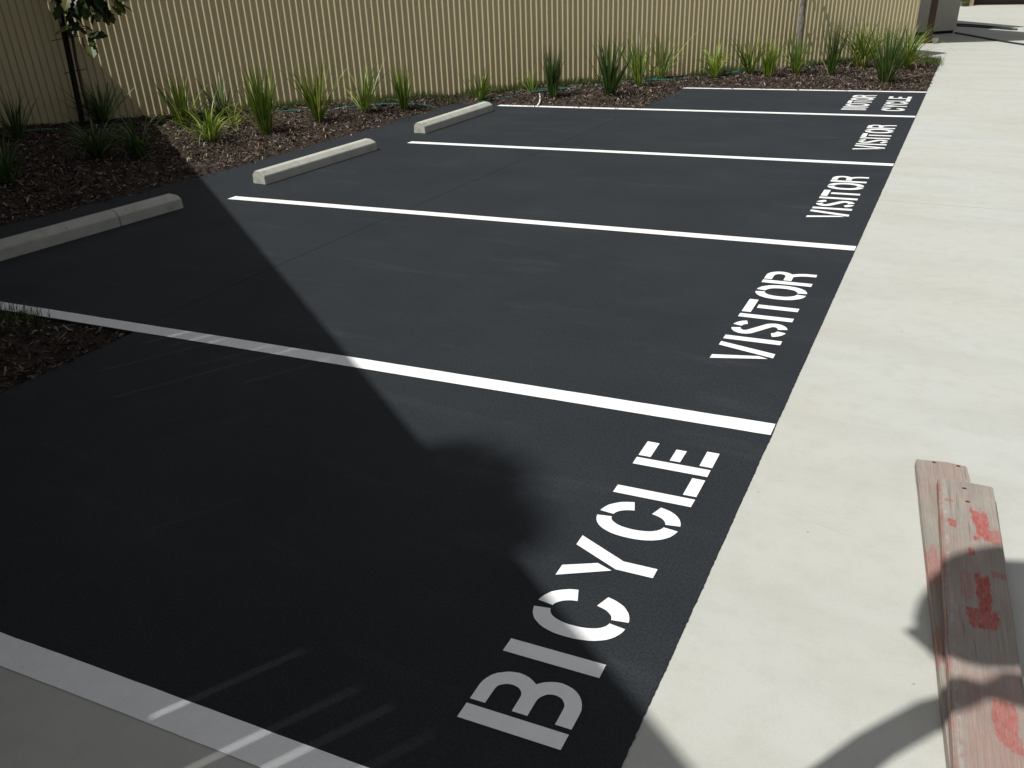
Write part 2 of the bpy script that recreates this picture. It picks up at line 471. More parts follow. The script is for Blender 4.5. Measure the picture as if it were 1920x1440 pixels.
mesh('seam_filler', [(seamx(3.3) - .01, 3.3, -.0035), (seamx(3.3) + .01, 3.3, -.0035), (seamx(10.7) + .01, 10.7, -.0035), (seamx(10.7) - .01, 10.7, -.0035)], [(0, 1, 2, 3)], M['asphalt'], park)
ZP = 0.0025
def bay_line(k, x0, label, wdt=0.1):
    rng = random.Random(k)
    v, f = [], []
    n = 90
    for i in range(n + 1):
        x = x0 + (0.0 - x0) * i / n
        j0 = 0.0022 * mnoise.noise((x * 9, k, 0)) + 0.004 * mnoise.noise((x * 0.9, k, 3))
        j1 = 0.0022 * mnoise.noise((x * 9, k, 7)) + 0.004 * mnoise.noise((x * 0.9, k, 3))
        yt = YB[k] + SL * x
        v += [(x, yt + j0, ZP), (x, yt - wdt + j1, ZP)]
        if i:
            a = 2 * i
            f.append((a - 2, a - 1, a + 1, a))
    o = mesh('bay_line', v, f, M['paint'], park)
    o['label'] = label
bay_line(1, -3.45, 'white line closing the bicycle bay nearest the viewer')
bay_line(2, -5.35, 'white line between the bicycle bay and the nearest visitor bay')
bay_line(3, -5.19, 'white line between the nearest and middle visitor bays')
bay_line(4, -5.02, 'white line between the middle and farthest visitor bays')
bay_line(5, -5.25, 'white line between the farthest visitor bay and the motorcycle bay')
bay_line(6, -3.27, 'white line along the mulch closing the motorcycle bay', 0.085)

# ------------------------------------------------------------------ stencilled words
ST = 0.052
GAP = 0.0085
def quad(*p):
    return [list(p)]
def rect(x0, y0, x1, y1):
    return [[(x0, y0), (x1, y0), (x1, y1), (x0, y1)]]
def ring(cx, cy, rx, ry, a0, a1, n=18, k=ST, p=2.25):
    out = []
    def pt(a, rx, ry):
        c, s = math.cos(a), math.sin(a)
        e = 2.0 / p
        return (cx + rx * math.copysign(abs(c) ** e, c), cy + ry * math.copysign(abs(s) ** e, s))
    for i in range(n):
        t0, t1 = math.radians(a0 + (a1 - a0) * i / n), math.radians(a0 + (a1 - a0) * (i + 1) / n)
        out.append([pt(t0, rx - k, ry - k), pt(t0, rx, ry), pt(t1, rx, ry), pt(t1, rx - k, ry - k)])
    return out
def stroke(pts, k=ST):
    P = []
    for x, y in pts:
        if not P or (Vector((x, y)) - P[-1]).length > 1e-5:
            P.append(Vector((x, y)))
    L, Rr = [], []
    for i, p in enumerate(P):
        d0 = (P[i] - P[i - 1]).normalized() if i else (P[1] - P[0]).normalized()
        d1 = (P[i + 1] - P[i]).normalized() if i < len(P) - 1 else d0
        d = (d0 + d1).normalized()
        nrm = Vector((-d.y, d.x)) / max(0.5, d.dot(d0))
        L.append(p + nrm * k / 2)
        Rr.append(p - nrm * k / 2)
    return [[tuple(Rr[i]), tuple(Rr[i + 1]), tuple(L[i + 1]), tuple(L[i])] for i in range(len(P) - 1)]
def arcpts(cx, cy, rx, ry, a0, a1, n=12):
    return [(cx + rx * math.cos(math.radians(a0 + (a1 - a0) * i / n)), cy + ry * math.sin(math.radians(a0 + (a1 - a0) * i / n))) for i in range(n + 1)]
def lift(polys, dz=0.0007):
    return [[(x, y, dz) for x, y in p] for p in polys]
def glyph(ch, wd, h):
    g = GAP
    if ch == 'I':
        return rect(0, 0, wd, h)
    if ch in 'CO':
        cx, cy = wd / 2, h / 2
        ga = math.degrees(g / (h / 2)) * 1.9
        left = ring(cx, cy, wd / 2, h / 2, 90 + ga, 270 - ga, 22)
        if ch == 'O':
            return left + ring(cx, cy, wd / 2, h / 2, -90 + ga, 90 - ga, 22)
        return left + ring(cx, cy, wd / 2, h / 2, 17, 90 - ga, 12) + ring(cx, cy, wd / 2, h / 2, 270 + ga, 343, 12)
    if ch == 'L':
        return rect(0, 0, ST, h) + rect(ST + 2 * g, 0, wd, ST * 0.95)
    if ch == 'E':
        s = ST + 2 * g
        return rect(0, 0, ST, h) + rect(s, 0, wd, ST * 0.95) + rect(s, h / 2 - 0.022, wd - 0.025, h / 2 + 0.02) + rect(s, h - ST * 0.95, wd, h)
    if ch == 'T':
        c = wd / 2
        return rect(0, h - ST * 0.95, wd, h) + rect(c - ST / 2, 0, c + ST / 2, h - ST * 0.95 - 2 * g)
    if ch == 'B':
        s = ST + 2 * g
        k = 0.046
        m_ = h * 0.50
        up_ = [(s, h - k / 2), (wd - 0.085, h - k / 2)] + arcpts(wd - 0.085, (h - k / 2 + m_) / 2, 0.078 - k / 2, (h - k / 2 - m_) / 2, 90, -90, 16)
        lo = [(s, m_), (wd - 0.085, m_)] + arcpts(wd - 0.085, (m_ + k / 2) / 2, 0.085 - k / 2, (m_ - k / 2) / 2, 90, -90, 16) + [(s, k / 2)]
        return rect(0, 0, ST, h) + stroke(up_, k) + lift(stroke(lo, k))
    if ch == 'R':
        s = ST + 2 * g
        k = 0.046
        cy = h * 0.72
        ry = h * 0.28 - k / 2
        bowl = [(s, h - k / 2), (wd - 0.085, h - k / 2)] + arcpts(wd - 0.085, cy, 0.085 - k / 2, ry, 90, -90, 14) + [(s, cy - ry)]
        leg = [(wd - 0.06, cy - ry - 0.012), (wd - 0.036, h * 0.33), (wd - 0.027, h * 0.2), (wd - 0.025, 0)]
        return rect(0, 0, ST, h) + stroke(bowl, k) + lift(stroke(leg, k))
    if ch == 'S':
        k = 0.048
        r = h / 4 + 0.0
        rx = wd / 2 - k / 2
        cx = wd / 2
        yt, yb = h * 0.74, h * 0.26
        ry1, ry2 = h * 0.26 - k / 2, h * 0.26 - k / 2
        a = arcpts(cx, yt, rx, ry1, 8, 76, 7)
        bt = arcpts(cx, yt, rx, ry1, 106, 215, 9)
        cc = arcpts(cx, yb, rx, ry2, 35, -74, 9)
        d = arcpts(cx, yb, rx, ry2, -104, -172, 7)
        return stroke(a, k) + stroke(bt + cc, k) + stroke(d, k)
    if ch == 'V':
        f = wd / 0.22
        sc_ = h / 0.287
        return quad((0, h), (0.046 * f, h), (0.094 * f, 0.070 * sc_), (0.075 * f, 0.022 * sc_)) + \
               quad((0.172 * f, h), (0.22 * f, h), (0.141 * f, 0), (0.089 * f, 0))
    if ch == 'Y':
        f = wd / 0.23
        sc_ = h / 0.294
        return quad((0, h), (0.054 * f, h), (0.104 * f, 0.19 * sc_), (0.083 * f, 0.135 * sc_)) + \
               [[(0.175 * f, h), (0.229 * f, h), (0.1415 * f, 0.115 * sc_), (0.0935 * f, 0.125 * sc_)],
                [(0.0935 * f, 0.125 * sc_), (0.1415 * f, 0.115 * sc_), (0.1415 * f, 0), (0.0935 * f, 0)]]
    if ch == 'M':
        k = 0.042
        c = wd / 2
        return rect(0, 0, k, h) + rect(wd - k, 0, wd, h) + \
               quad((k + g * 1.4, h), (k + g * 1.4 + 0.03, h), (c + 0.004, 0.03), (c - 0.018, 0.0)) + \
               lift(quad((wd - k - g * 1.4 - 0.03, h), (wd - k - g * 1.4, h), (c + 0.02, 0.0), (c + 0.006, 0.03)))
    return []
def word(text, spans, xb, h, dy, label):
    e = empty('painted_word')
    e.parent = park
    e['label'] = label
    for ch, (a, b_) in zip(text, spans):
        polys = glyph(ch, b_ - a, h)
        v, f = [], []
        for p in polys:
            base = len(v)
            for pp in p:
                s, t = pp[0], pp[1]
                lz = pp[2] if len(pp) > 2 else 0.0
                x = xb - t
                yy = a + s + dy
                jx = 0.0012 * mnoise.noise((x * 60, yy * 60, 2))
                jy = 0.0012 * mnoise.noise((x * 60, yy * 60, 9))
                v.append((x + jx, yy + SL * x + jy, ZP + lz))
            f.append(tuple(range(base, base + len(p))))
        me = bpy.data.meshes.new('letter')
        me.from_pydata(v, [], f)
        bm = bmesh.new()
        bm.from_mesh(me)
        bmesh.ops.remove_doubles(bm, verts=bm.verts, dist=0.00005)
        for fc in bm.faces:
            fc.normal_update()
            if fc.normal.z < 0:
                fc.normal_flip()
        bm.to_mesh(me)
        bm.free()
        me.materials.append(M['paint'])
        o = bpy.data.objects.new('letter', me)
        COL.objects.link(o)
        o.parent = e
word('BICYCLE', [(1.337, 1.545), (1.601, 1.655), (1.719, 1.932), (1.972, 2.201), (2.241, 2.458), (2.493, 2.683), (2.709, 2.893)],
     -0.153, 0.294, 0, 'white stencilled word BICYCLE in the nearest bay')
VIS = [(3.775, 3.995), (4.033, 4.083), (4.125, 4.308), (4.354, 4.406), (4.436, 4.635), (4.672, 4.910), (4.935, 5.157)]
for i, dy in enumerate((0, 2.66, 5.2)):
    word('VISITOR', VIS, -0.143, 0.286, dy, 'white stencilled word VISITOR in the %s visitor bay' % ('nearest', 'middle', 'farthest')[i])
word('MOTOR', [(11.33, 11.57), (11.60, 11.83), (11.855, 12.055), (12.08, 12.31), (12.335, 12.535)], -0.572, 0.286, 0,
     'white stencilled word MOTOR in the farthest bay')
word('CYCLE', [(11.32, 11.53), (11.555, 11.785), (11.81, 12.02), (12.06, 12.25), (12.275, 12.465)], -0.143, 0.27, 0,
     'white stencilled word CYCLE in the farthest bay')

# ------------------------------------------------------------------ garden beds
F0 = Vector((-0.502, 16.886))
UF = Vector((0.66207, 0.74944))
NF = Vector((UF.y, -UF.x))               # towards the parking side
BD = [Vector(p) for p in ((-7.2, 0.9), (-6.75, 2.5), (-6.41, 3.98), (-6.12, 5.86), (-6.0, 8), (-5.99, 10.565), (-3.26, 10.775), (-3.26, 12.72), (0, 12.965), (0, 16.6), (-0.2, 17.0), (-0.6, 17.1))]
ASPH = BD[:9] + [Vector((4, 12.965)), Vector((4, 0.9))]
def inside(p, poly):
    c = False
    j = len(poly) - 1
    for i in range(len(poly)):
        a, b_ = poly[i], poly[j]
        if (a.y > p.y) != (b_.y > p.y) and p.x < (b_.x - a.x) * (p.y - a.y) / (b_.y - a.y) + a.x:
            c = not c
        j = i
    return c
BEDPOLY = BD + [F0 + UF * 0.0 - NF * 0.3, F0 - UF * 20 - NF * 0.3, Vector((-13.7, 0.9))]
def dist_bd(p):
    d = 1e9
    for a, b_ in zip(BD[:-1], BD[1:]):
        ab = b_ - a
        t = max(0.0, min(1.0, (p - a).dot(ab) / ab.dot(ab)))
        d = min(d, (p - a - ab * t).length)
    return d
def bed_z(x, y):
    p = Vector((x, y))
    dF = max((p - F0).dot(NF), 0.0)
    s = (p - F0).dot(UF)
    dA = dist_bd(p)
    if not inside(p, BEDPOLY):
        return -0.012 - min(dA, 0.1) * 0.8
    z = 0.006 + max(-0.0146 * s, 0) * dA / (dA + dF + 1e-3)
    fade = min(1, dA / 0.25)
    z += fade * (0.022 * mnoise.noise((x * 2.1, y * 2.1, 0)) + 0.014 * mnoise.noise((x * 7, y * 7, 4)) + 0.010)
    return z
def heightfield(name, x0, x1, y0, y1, st, zf, keep, mat):
    nx, ny = int((x1 - x0) / st), int((y1 - y0) / st)
    idx, v, f = {}, [], []
    def vid(i, j):
        if (i, j) not in idx:
            x, y = x0 + i * st, y0 + j * st
            idx[(i, j)] = len(v)
            v.append((x, y, zf(x, y)))
        return idx[(i, j)]
    for i in range(nx):
        for j in range(ny):
            if keep(x0 + (i + .5) * st, y0 + (j + .5) * st):
                f.append((vid(i, j), vid(i + 1, j), vid(i + 1, j + 1), vid(i, j + 1)))
    return mesh(name, v, f, mat, None, True)
GROWN = [Vector((p.x, p.y)) for p in BEDPOLY]
def keep_bed(x, y):
    p = Vector((x, y))
    if (p - F0).dot(NF) < -0.12 or (p - F0).dot(UF) < -17:
        return False
    return inside(p, BEDPOLY) or dist_bd(p) < 0.12
bed = heightfield('garden_bed', -13.2, 0.3, 1.0, 17.4, 0.075, bed_z, keep_bed, M['mulch'])
bed['kind'] = 'structure'
# small bed at the head of the bicycle bay
def y2(x):
    return YB[2] - 0.1 + SL * x
def bed2_z(x, y):
    d = min(-3.485 - x, y2(x) - y)
    if d < 0:
        return -0.02 + d * 0.5
    return -0.012 - 0.02 * min(1, d / 0.1) + 0.03 * min(1, d / 0.5) + 0.014 * mnoise.noise((x * 5, y * 5, 3))
bed2 = heightfield('garden_bed', -7.0, -3.40, 0.75, 3.05, 0.06, bed2_z, lambda x, y: x < -3.43 and y < y2(x) + 0.06, M['mulch'])
bed2['kind'] = 'structure'

def chips(name, n, sampler, zf, seed, wmax=0.019, lmax=0.075):
    rng = random.Random(seed)
    v, f = [], []
    k = 0
    while k < n:
        p = sampler(rng)
        if p is None:
            continue
        x, y = p
        z = zf(x, y) + rng.uniform(0.001, 0.014)
        L = rng.uniform(0.25, 1) ** 1.6 * lmax
        W = rng.uniform(0.3, 1) * wmax
        a = rng.uniform(0, 2 * math.pi)
        tl = rng.gauss(0, 0.35)
        rl = rng.gauss(0, 0.5)
        d = Vector((math.cos(a) * math.cos(tl), math.sin(a) * math.cos(tl), math.sin(tl)))
        s = Vector((-math.sin(a) * math.cos(rl), math.cos(a) * math.cos(rl), math.sin(rl)))
        c = Vector((x, y, z + abs(math.sin(tl)) * L * 0.35))
        bend = Vector((0, 0, rng.uniform(-0.2, 0.25) * L))
        b0 = len(v)
        v += [c - d * L / 2 - s * W * 0.3, c - d * L / 2 + s * W * 0.4, c - s * W / 2 + bend, c + s * W / 2 + bend, c + d * L / 2 - s * W * 0.35, c + d * L / 2 + s * W * 0.2]
        f += [(b0, b0 + 2, b0 + 3, b0 + 1), (b0 + 2, b0 + 4, b0 + 5, b0 + 3)]
        k += 1
    o = mesh(name, v, f, M['chips'])
    o['kind'] = 'stuff'
    return o
def samp_bed(rng):
    x, y = rng.uniform(-10.3, 0.0), rng.uniform(3.4, 17)
    p = Vector((x, y))
    if (p - F0).dot(NF) < 0.02:
        return None
    if inside(p, BEDPOLY):
        if dist_bd(p) < 0.07 and rng.random() < 0.45:
            return None
        return x, y
    if dist_bd(p) < 0.16 and rng.random() < 0.22 * max(0.0, 1 - dist_bd(p) / 0.16) ** 2:
        return x, y
    return None
def z_on(x, y):
    return max(bed_z(x, y), 0.0)
c1 = chips('bark_mulch', 42000, samp_bed, z_on, 3)
c1['label'] = 'dark brown bark mulch spread over the bed along the fence'
def samp2(rng):
    x, y = rng.uniform(-5.6, -3.47), rng.uniform(0.9, 2.95)
    if y > y2(x) - 0.015:
        return None
    return x, y
c2 = chips('bark_mulch', 5000, samp2, bed2_z, 8)
c2['label'] = 'shaded bark mulch in the small bed at the left edge'

# ------------------------------------------------------------------ fence
PITCHR = 0.0813
fence = empty('corrugated_fence', (F0.x, F0.y, 0), math.atan2(UF.y, UF.x))
tag(fence, 'tall cream corrugated steel fence behind the planted bed', 'fence')
NR = 10
prof = [(0.0, 0.0), (0.003, 0.0004), (0.0185, 0.0138), (0.0225, 0.0147), (0.030, 0.0138)]
HF = 1.72
pv, pf = [], []
pts = []
for r in range(NR):
    pts += [(r * PITCHR + s, d) for s, d in prof]
pts.append((NR * PITCHR, 0.0))
for s, d in pts:
    pv += [(s, -d, -0.12), (s, -d, HF)]
for i in range(len(pts) - 1):
    pf.append((2 * i, 2 * i + 2, 2 * i + 3, 2 * i + 1))
pm = bpy.data.meshes.new('panel')
pm.from_pydata(pv, [], pf)
pm.materials.append(M['fence'])
PW = NR * PITCHR
for i in range(19):
    obj_from(pm, 'panel', fence, (-(i + 1) * PW - 0.05, 0.0 if i % 2 else 0.0012, 0))
for i in range(3):                                        # the fence turns the corner and runs back
    obj_from(pm, 'panel', fence, (-0.012, 0.06 + i * PW, 0), math.pi / 2)
b = MB(); b.box(-0.05, -0.022, -0.12, -0.002, 0.045, HF + 0.012); b.build('corner_post', M['fence'], fence)
b = MB(); b.box(-15.6, -0.028, HF - 0.02, -0.0505, 0.03, HF + 0.02); b.build('top_rail', M['fence'], fence)
b = MB(); b.box(-0.03, 0.0455, HF - 0.02, 0.028, 2.6, HF + 0.02); b.build('top_rail', M['fence'], fence)

# ------------------------------------------------------------------ concrete wheel stops
def wheel_stop(p0, p1, label, crack=None):
    p0, p1 = Vector(p0), Vector(p1)                      # foot of the face towards the driveway, near and far end
    d = p1 - p0
    L = d.length
    e = empty('wheel_stop', (p0.x, p0.y, 0.0), math.atan2(d.y, d.x) - math.pi / 2)
    tag(e, label, 'wheel stop', 'concrete wheel stops')
    W = 0.168
    cut = [0, L] if crack is None else [0, crack * L - 0.0025, crack * L + 0.0025, L]
    prof = [(0, 0.0005), (-0.004, 0.082), (-0.050, 0.121), (-0.122, 0.123), (-0.158, 0.092), (-W, 0.0005)]
    for k in range(0, len(cut), 2):
        a, z = cut[k], cut[k + 1]
        v, f = [], []
        ys = [a, a + 0.004, z - 0.035, z]
        n = len(prof)
        for qi, yy in enumerate(ys):
            for (x, h) in prof:
                hh = h
                if qi == 3 and k == len(cut) - 2:
                    hh = h * 0.86 if h > 0.09 else h
                    x = -W / 2 + (x + W / 2) * 0.94
                if qi == 0:
                    x = -W / 2 + (x + W / 2) * 0.97
                    hh = h * 0.985
                v.append((x, yy, hh))
        for q_ in range(3):
            for i in range(n):
                i2 = (i + 1) % n
                f.append((q_ * n + i, q_ * n + i2, (q_ + 1) * n + i2, (q_ + 1) * n + i))
        f.append(tuple(range(n - 1, -1, -1)))
        f.append(tuple(range(3 * n, 4 * n)))
        o = mesh('concrete_block', v, [tuple(reversed(q)) for q in f], M['stop'], e)
        bm = bmesh.new(); bm.from_mesh(o.data); bmesh.ops.recalc_face_normals(bm, faces=bm.faces)
        bmesh.ops.bevel(bm, geom=[ed_ for ed_ in bm.edges if ed_.calc_face_angle(0) > 0.3], offset=0.004, segments=2, affect='EDGES')
        bm.to_mesh(o.data); bm.free()
    return e
wheel_stop((-5.515, 3.28), (-5.338, 4.953), 'shaded concrete wheel stop at left with a crack across it', 0.64)
wheel_stop((-5.217, 5.842), (-5.134, 7.519), 'sunlit concrete wheel stop at the head of the middle visitor bay')
wheel_stop((-5.119, 8.47), (-5.104, 10.133), 'sunlit concrete wheel stop farthest away, beside the bend in the mulch bed')

# ------------------------------------------------------------------ strap leaved plants
def blade(v, f, root, az, lean, L, W, droop, twist, nseg=7):
    """a tapering strap that rises, then bends over"""
    p = Vector(root)
    el = math.pi / 2 - lean
    side0 = Vector((-math.sin(az + twist), math.cos(az + twist), 0))
    b0 = len(v)
    for i in range(nseg + 1):
        t = i / nseg
        wv_ = W * (0.55 + 0.9 * t - 0.0) if t < 0.4 else W * 0.91 * (1 - ((t - 0.4) / 0.6) ** 1.7) + 0.0006
        v.append(p - side0 * wv_ / 2)
        v.append(p + side0 * wv_ / 2)
        if i:
            a = b0 + 2 * i
            f.append((a - 2, a - 1, a + 1, a))
        dirv = Vector((math.cos(az) * math.cos(el), math.sin(az) * math.cos(el), math.sin(el)))
        p = p + dirv * L / nseg
        el -= droop * (0.35 + 1.6 * t) / nseg
def tussock(x, y, h, label, style='upright', n=60, spread=0.30, mat='blade', dry=5, wid=0.0125, r0=0.045, seed=0, lean_to=None):
    z = bed_z(x, y) - 0.01
    h *= 1.07
    rng = random.Random(seed * 77 + 5)
    e = empty('strap_leaf_plant', (x, y, z))
    tag(e, label, 'plant', 'strap leaved plants along the fence')
    v, f, dv, df = [], [], [], []
    n = int(n * 1.65)
    for i in range(n + dry):
        az = rng.uniform(0, 2 * math.pi)
        if lean_to is not None and rng.random() < 0.3:
            az = lean_to + rng.gauss(0, 0.5)
        rr = r0 * math.sqrt(rng.random())
        root = (rr * math.cos(az + rng.gauss(0, .6)), rr * math.sin(az + rng.gauss(0, .6)), 0)
        if style == 'upright':
            lean = abs(rng.gauss(0, spread)); L = h * rng.uniform(0.5, 1.12) / max(0.6, math.cos(min(lean, 0.9))); dr = abs(rng.gauss(0.18, 0.25))
        elif style == 'arching':
            lean = abs(rng.gauss(spread, 0.22)); L = h * rng.uniform(1.0, 1.75); dr = rng.uniform(0.7, 2.4)
        else:
            lean = abs(rng.gauss(spread, 0.25)); L = h * rng.uniform(0.6, 1.15) / max(0.55, math.cos(min(lean, 1.0))); dr = abs(rng.gauss(0.35, 0.4))
        if rng.random() < 0.22:
            L *= rng.uniform(0.45, 0.75)
            lean *= 1.35
        W = wid * 1.45 * rng.uniform(0.6, 1.15)
        if i < n:
            blade(v, f, root, az, lean, L, W, dr, rng.gauss(0, 0.7))
        else:
            blade(dv, df, root, az, lean + 0.35, L * rng.uniform(0.6, 0.95), W * 0.7, dr + rng.uniform(0.4, 1.4), rng.gauss(0, 0.7))
    mesh('leaves', v, f, M[mat], e, True)
    if dry:
        mesh('dry_leaves', dv, df, M['dry'], e, True)
    return e
PL = [
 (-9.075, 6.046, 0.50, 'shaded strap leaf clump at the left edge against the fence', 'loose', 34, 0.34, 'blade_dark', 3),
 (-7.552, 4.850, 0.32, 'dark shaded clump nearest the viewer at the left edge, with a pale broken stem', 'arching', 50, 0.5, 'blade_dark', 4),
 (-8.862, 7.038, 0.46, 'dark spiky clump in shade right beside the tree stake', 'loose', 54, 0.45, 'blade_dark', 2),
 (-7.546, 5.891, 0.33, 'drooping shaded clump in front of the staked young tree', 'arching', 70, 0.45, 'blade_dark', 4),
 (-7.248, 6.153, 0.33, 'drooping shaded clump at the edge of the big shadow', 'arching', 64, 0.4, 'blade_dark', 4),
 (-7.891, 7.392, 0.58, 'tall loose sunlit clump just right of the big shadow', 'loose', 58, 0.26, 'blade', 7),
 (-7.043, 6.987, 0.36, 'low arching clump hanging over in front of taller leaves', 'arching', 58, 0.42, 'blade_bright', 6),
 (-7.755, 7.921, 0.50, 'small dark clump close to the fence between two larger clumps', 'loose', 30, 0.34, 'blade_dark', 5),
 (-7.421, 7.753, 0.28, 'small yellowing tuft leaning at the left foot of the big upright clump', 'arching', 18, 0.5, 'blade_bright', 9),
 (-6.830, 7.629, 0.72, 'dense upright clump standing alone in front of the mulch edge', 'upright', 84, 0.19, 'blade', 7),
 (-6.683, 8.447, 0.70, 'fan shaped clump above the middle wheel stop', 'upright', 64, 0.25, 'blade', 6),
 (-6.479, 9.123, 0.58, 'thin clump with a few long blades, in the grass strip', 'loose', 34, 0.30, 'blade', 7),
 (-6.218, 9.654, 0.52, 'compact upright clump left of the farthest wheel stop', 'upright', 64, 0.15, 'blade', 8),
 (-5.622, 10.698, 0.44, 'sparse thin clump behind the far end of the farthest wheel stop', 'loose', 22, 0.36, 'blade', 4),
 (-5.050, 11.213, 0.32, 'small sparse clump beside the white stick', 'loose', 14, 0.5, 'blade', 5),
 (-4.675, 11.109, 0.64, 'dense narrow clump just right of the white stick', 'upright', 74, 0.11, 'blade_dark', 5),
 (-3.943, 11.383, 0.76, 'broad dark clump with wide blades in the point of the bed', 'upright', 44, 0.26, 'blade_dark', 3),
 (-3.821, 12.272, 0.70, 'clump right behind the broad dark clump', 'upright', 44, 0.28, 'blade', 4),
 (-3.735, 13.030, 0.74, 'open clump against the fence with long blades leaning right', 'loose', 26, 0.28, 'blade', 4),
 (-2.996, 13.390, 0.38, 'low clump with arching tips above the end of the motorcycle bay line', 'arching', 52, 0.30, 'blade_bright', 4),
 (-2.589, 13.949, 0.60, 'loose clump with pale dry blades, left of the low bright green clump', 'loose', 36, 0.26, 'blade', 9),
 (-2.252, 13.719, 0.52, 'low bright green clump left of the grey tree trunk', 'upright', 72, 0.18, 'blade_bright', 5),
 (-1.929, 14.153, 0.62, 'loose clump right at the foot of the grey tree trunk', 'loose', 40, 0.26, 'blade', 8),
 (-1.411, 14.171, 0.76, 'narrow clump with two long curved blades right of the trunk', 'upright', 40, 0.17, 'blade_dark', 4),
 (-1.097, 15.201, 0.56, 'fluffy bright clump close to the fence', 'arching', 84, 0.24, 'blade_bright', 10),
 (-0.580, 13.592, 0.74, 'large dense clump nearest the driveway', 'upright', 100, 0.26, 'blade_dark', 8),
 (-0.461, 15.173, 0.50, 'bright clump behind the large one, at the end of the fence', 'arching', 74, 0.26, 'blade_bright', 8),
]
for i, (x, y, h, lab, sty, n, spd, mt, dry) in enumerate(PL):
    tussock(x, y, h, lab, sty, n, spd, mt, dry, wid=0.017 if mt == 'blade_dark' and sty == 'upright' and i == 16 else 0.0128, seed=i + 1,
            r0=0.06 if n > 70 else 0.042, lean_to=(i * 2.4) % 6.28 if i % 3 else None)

# ------------------------------------------------------------------ young staked tree
LEAF2D = [(0, 0), (0.10, 0.06), (0.22, 0.20), (0.34, 0.15), (0.48, 0.27), (0.58, 0.18), (0.74, 0.25), (0.84, 0.13), (1.0, 0.0)]
def leaf_add(v, f, p, dirv, nrm, L, curl):
    d = dirv.normalized()
    s = d.cross(nrm).normalized()
    u_ = s.cross(d)
    b0 = len(v)
    n = len(LEAF2D)
    for t, wd in LEAF2D:
        c = p + d * t * L - u_ * curl * L * t * t
        v.append(c)
        v.append(c + s * wd * L + u_ * 0.10 * wd * L)
        v.append(c - s * wd * L + u_ * 0.10 * wd * L)
    for i in range(n - 1):
        a = b0 + 3 * i
        f.append((a, a + 3, a + 4, a + 1))
        f.append((a, a + 2, a + 5, a + 3))
def crown(name, parent, clusters, mat, seed, size, density):
    rng = random.Random(seed)
    v, f = [], []
    for (cx, cy, cz, r, n) in clusters:
        for i in range(int(n * density)):
            while True:
                q_ = Vector((rng.uniform(-1, 1), rng.uniform(-1, 1), rng.uniform(-1, 1)))
                if q_.length < 1:
                    break
            p = Vector((cx, cy, cz)) + q_ * r
            out = Vector((q_.x, q_.y, -0.35 + 0.4 * rng.random()))
            dirv = Vector((out.x + rng.gauss(0, .3), out.y + rng.gauss(0, .3), -0.75 + rng.gauss(0, 0.4)))
            nrm = Vector((rng.gauss(0, .5) + q_.x, rng.gauss(0, .5) + q_.y, 0.9))
            leaf_add(v, f, p, dirv, nrm, size * rng.uniform(0.6, 1.15), rng.uniform(-0.1, 0.5))
    return mesh(name, v, f, M[mat], parent, False)

sx, sy = -8.93, 6.80
sz = bed_z(sx, sy)
st_top = Vector((-8.93 + 0.075, 6.80 + 0.085, 2.15))
e = empty('tree_stake', (sx, sy, sz))
tag(e, 'black timber stake leaning slightly beside the young tree', 'stake')
b = MB()
d_ = st_top - Vector((sx, sy, sz))
hw = 0.023
vv = []
for t in (-0.05, 1.0):
    c = d_ * t
    vv += [(c.x - hw, c.y - hw, c.z), (c.x + hw, c.y - hw, c.z), (c.x + hw, c.y + hw, c.z), (c.x - hw, c.y + hw, c.z)]
b.add(vv, [(3, 2, 1, 0), (4, 5, 6, 7), (0, 1, 5, 4), (1, 2, 6, 5), (2, 3, 7, 6), (3, 0, 4, 7)])
b.build('post', M['stake'], e)
for hz, ln, off in ((0.62, 0.24, -0.08), (0.98, 0.30, -0.14), (1.42, 0.16, -0.12)):
    t = (hz) / d_.z
    c = d_ * t
    b = MB()
    side = Vector((UF.x, UF.y, 0))
    b.tube([c + side * off + Vector((0.03, -0.035, -0.012)), c + Vector((0.025, -0.045, 0.005)), c + side * (off + ln) + Vector((0.03, -0.03, 0.02))], 0.0045, 6)
    b.build('tie_wire', M['stake'], e)

tx, ty = -8.83, 6.86
tz = bed_z(tx, ty)
tree = empty('young_tree', (tx, ty, tz))
tag(tree, 'young tree with drooping lobed leaves tied to a black stake', 'tree')
b = MB()
b.tube([(0, 0, -0.03), (-0.02, 0.0, 0.4), (-0.012, 0.01, 0.75), (0.01, 0.03, 1.05), (0.02, 0.05, 1.4), (0.05, 0.08, 1.9), (0.06, 0.1, 2.4)],
       [0.020, 0.018, 0.017, 0.016, 0.014, 0.011, 0.006], 8)
for (a, c, zz) in ((0.6, 0.30, 1.25), (2.4, 0.2, 1.5), (0.9, 0.42, 1.6), (4.2, 0.3, 1.75), (0.2, 0.3, 1.95)):
    b.tube([(0.02, 0.05, zz), (0.02 + math.cos(a) * c * 0.5, 0.05 + math.sin(a) * c * 0.5, zz + 0.09), (0.02 + math.cos(a) * c, 0.05 + math.sin(a) * c, zz + 0.05)], [0.007, 0.005, 0.003], 6)
b.build('trunk', M['bark_red'], tree, True)
crown('crown', tree, [(0.27, 0.12, 1.40, 0.16, 36), (0.13, 0.02, 1.12, 0.09, 10), (0.20, 0.08, 0.95, 0.09, 10), (0.37, 0.26, 1.36, 0.14, 24), (0.20, 0.03, 1.56, 0.20, 50),
                      (0.34, 0.18, 1.70, 0.18, 40), (-0.02, -0.06, 1.72, 0.14, 18), (0.12, 0.0, 1.33, 0.12, 18)], 'treeleaf', 4, 0.19, 1.0)

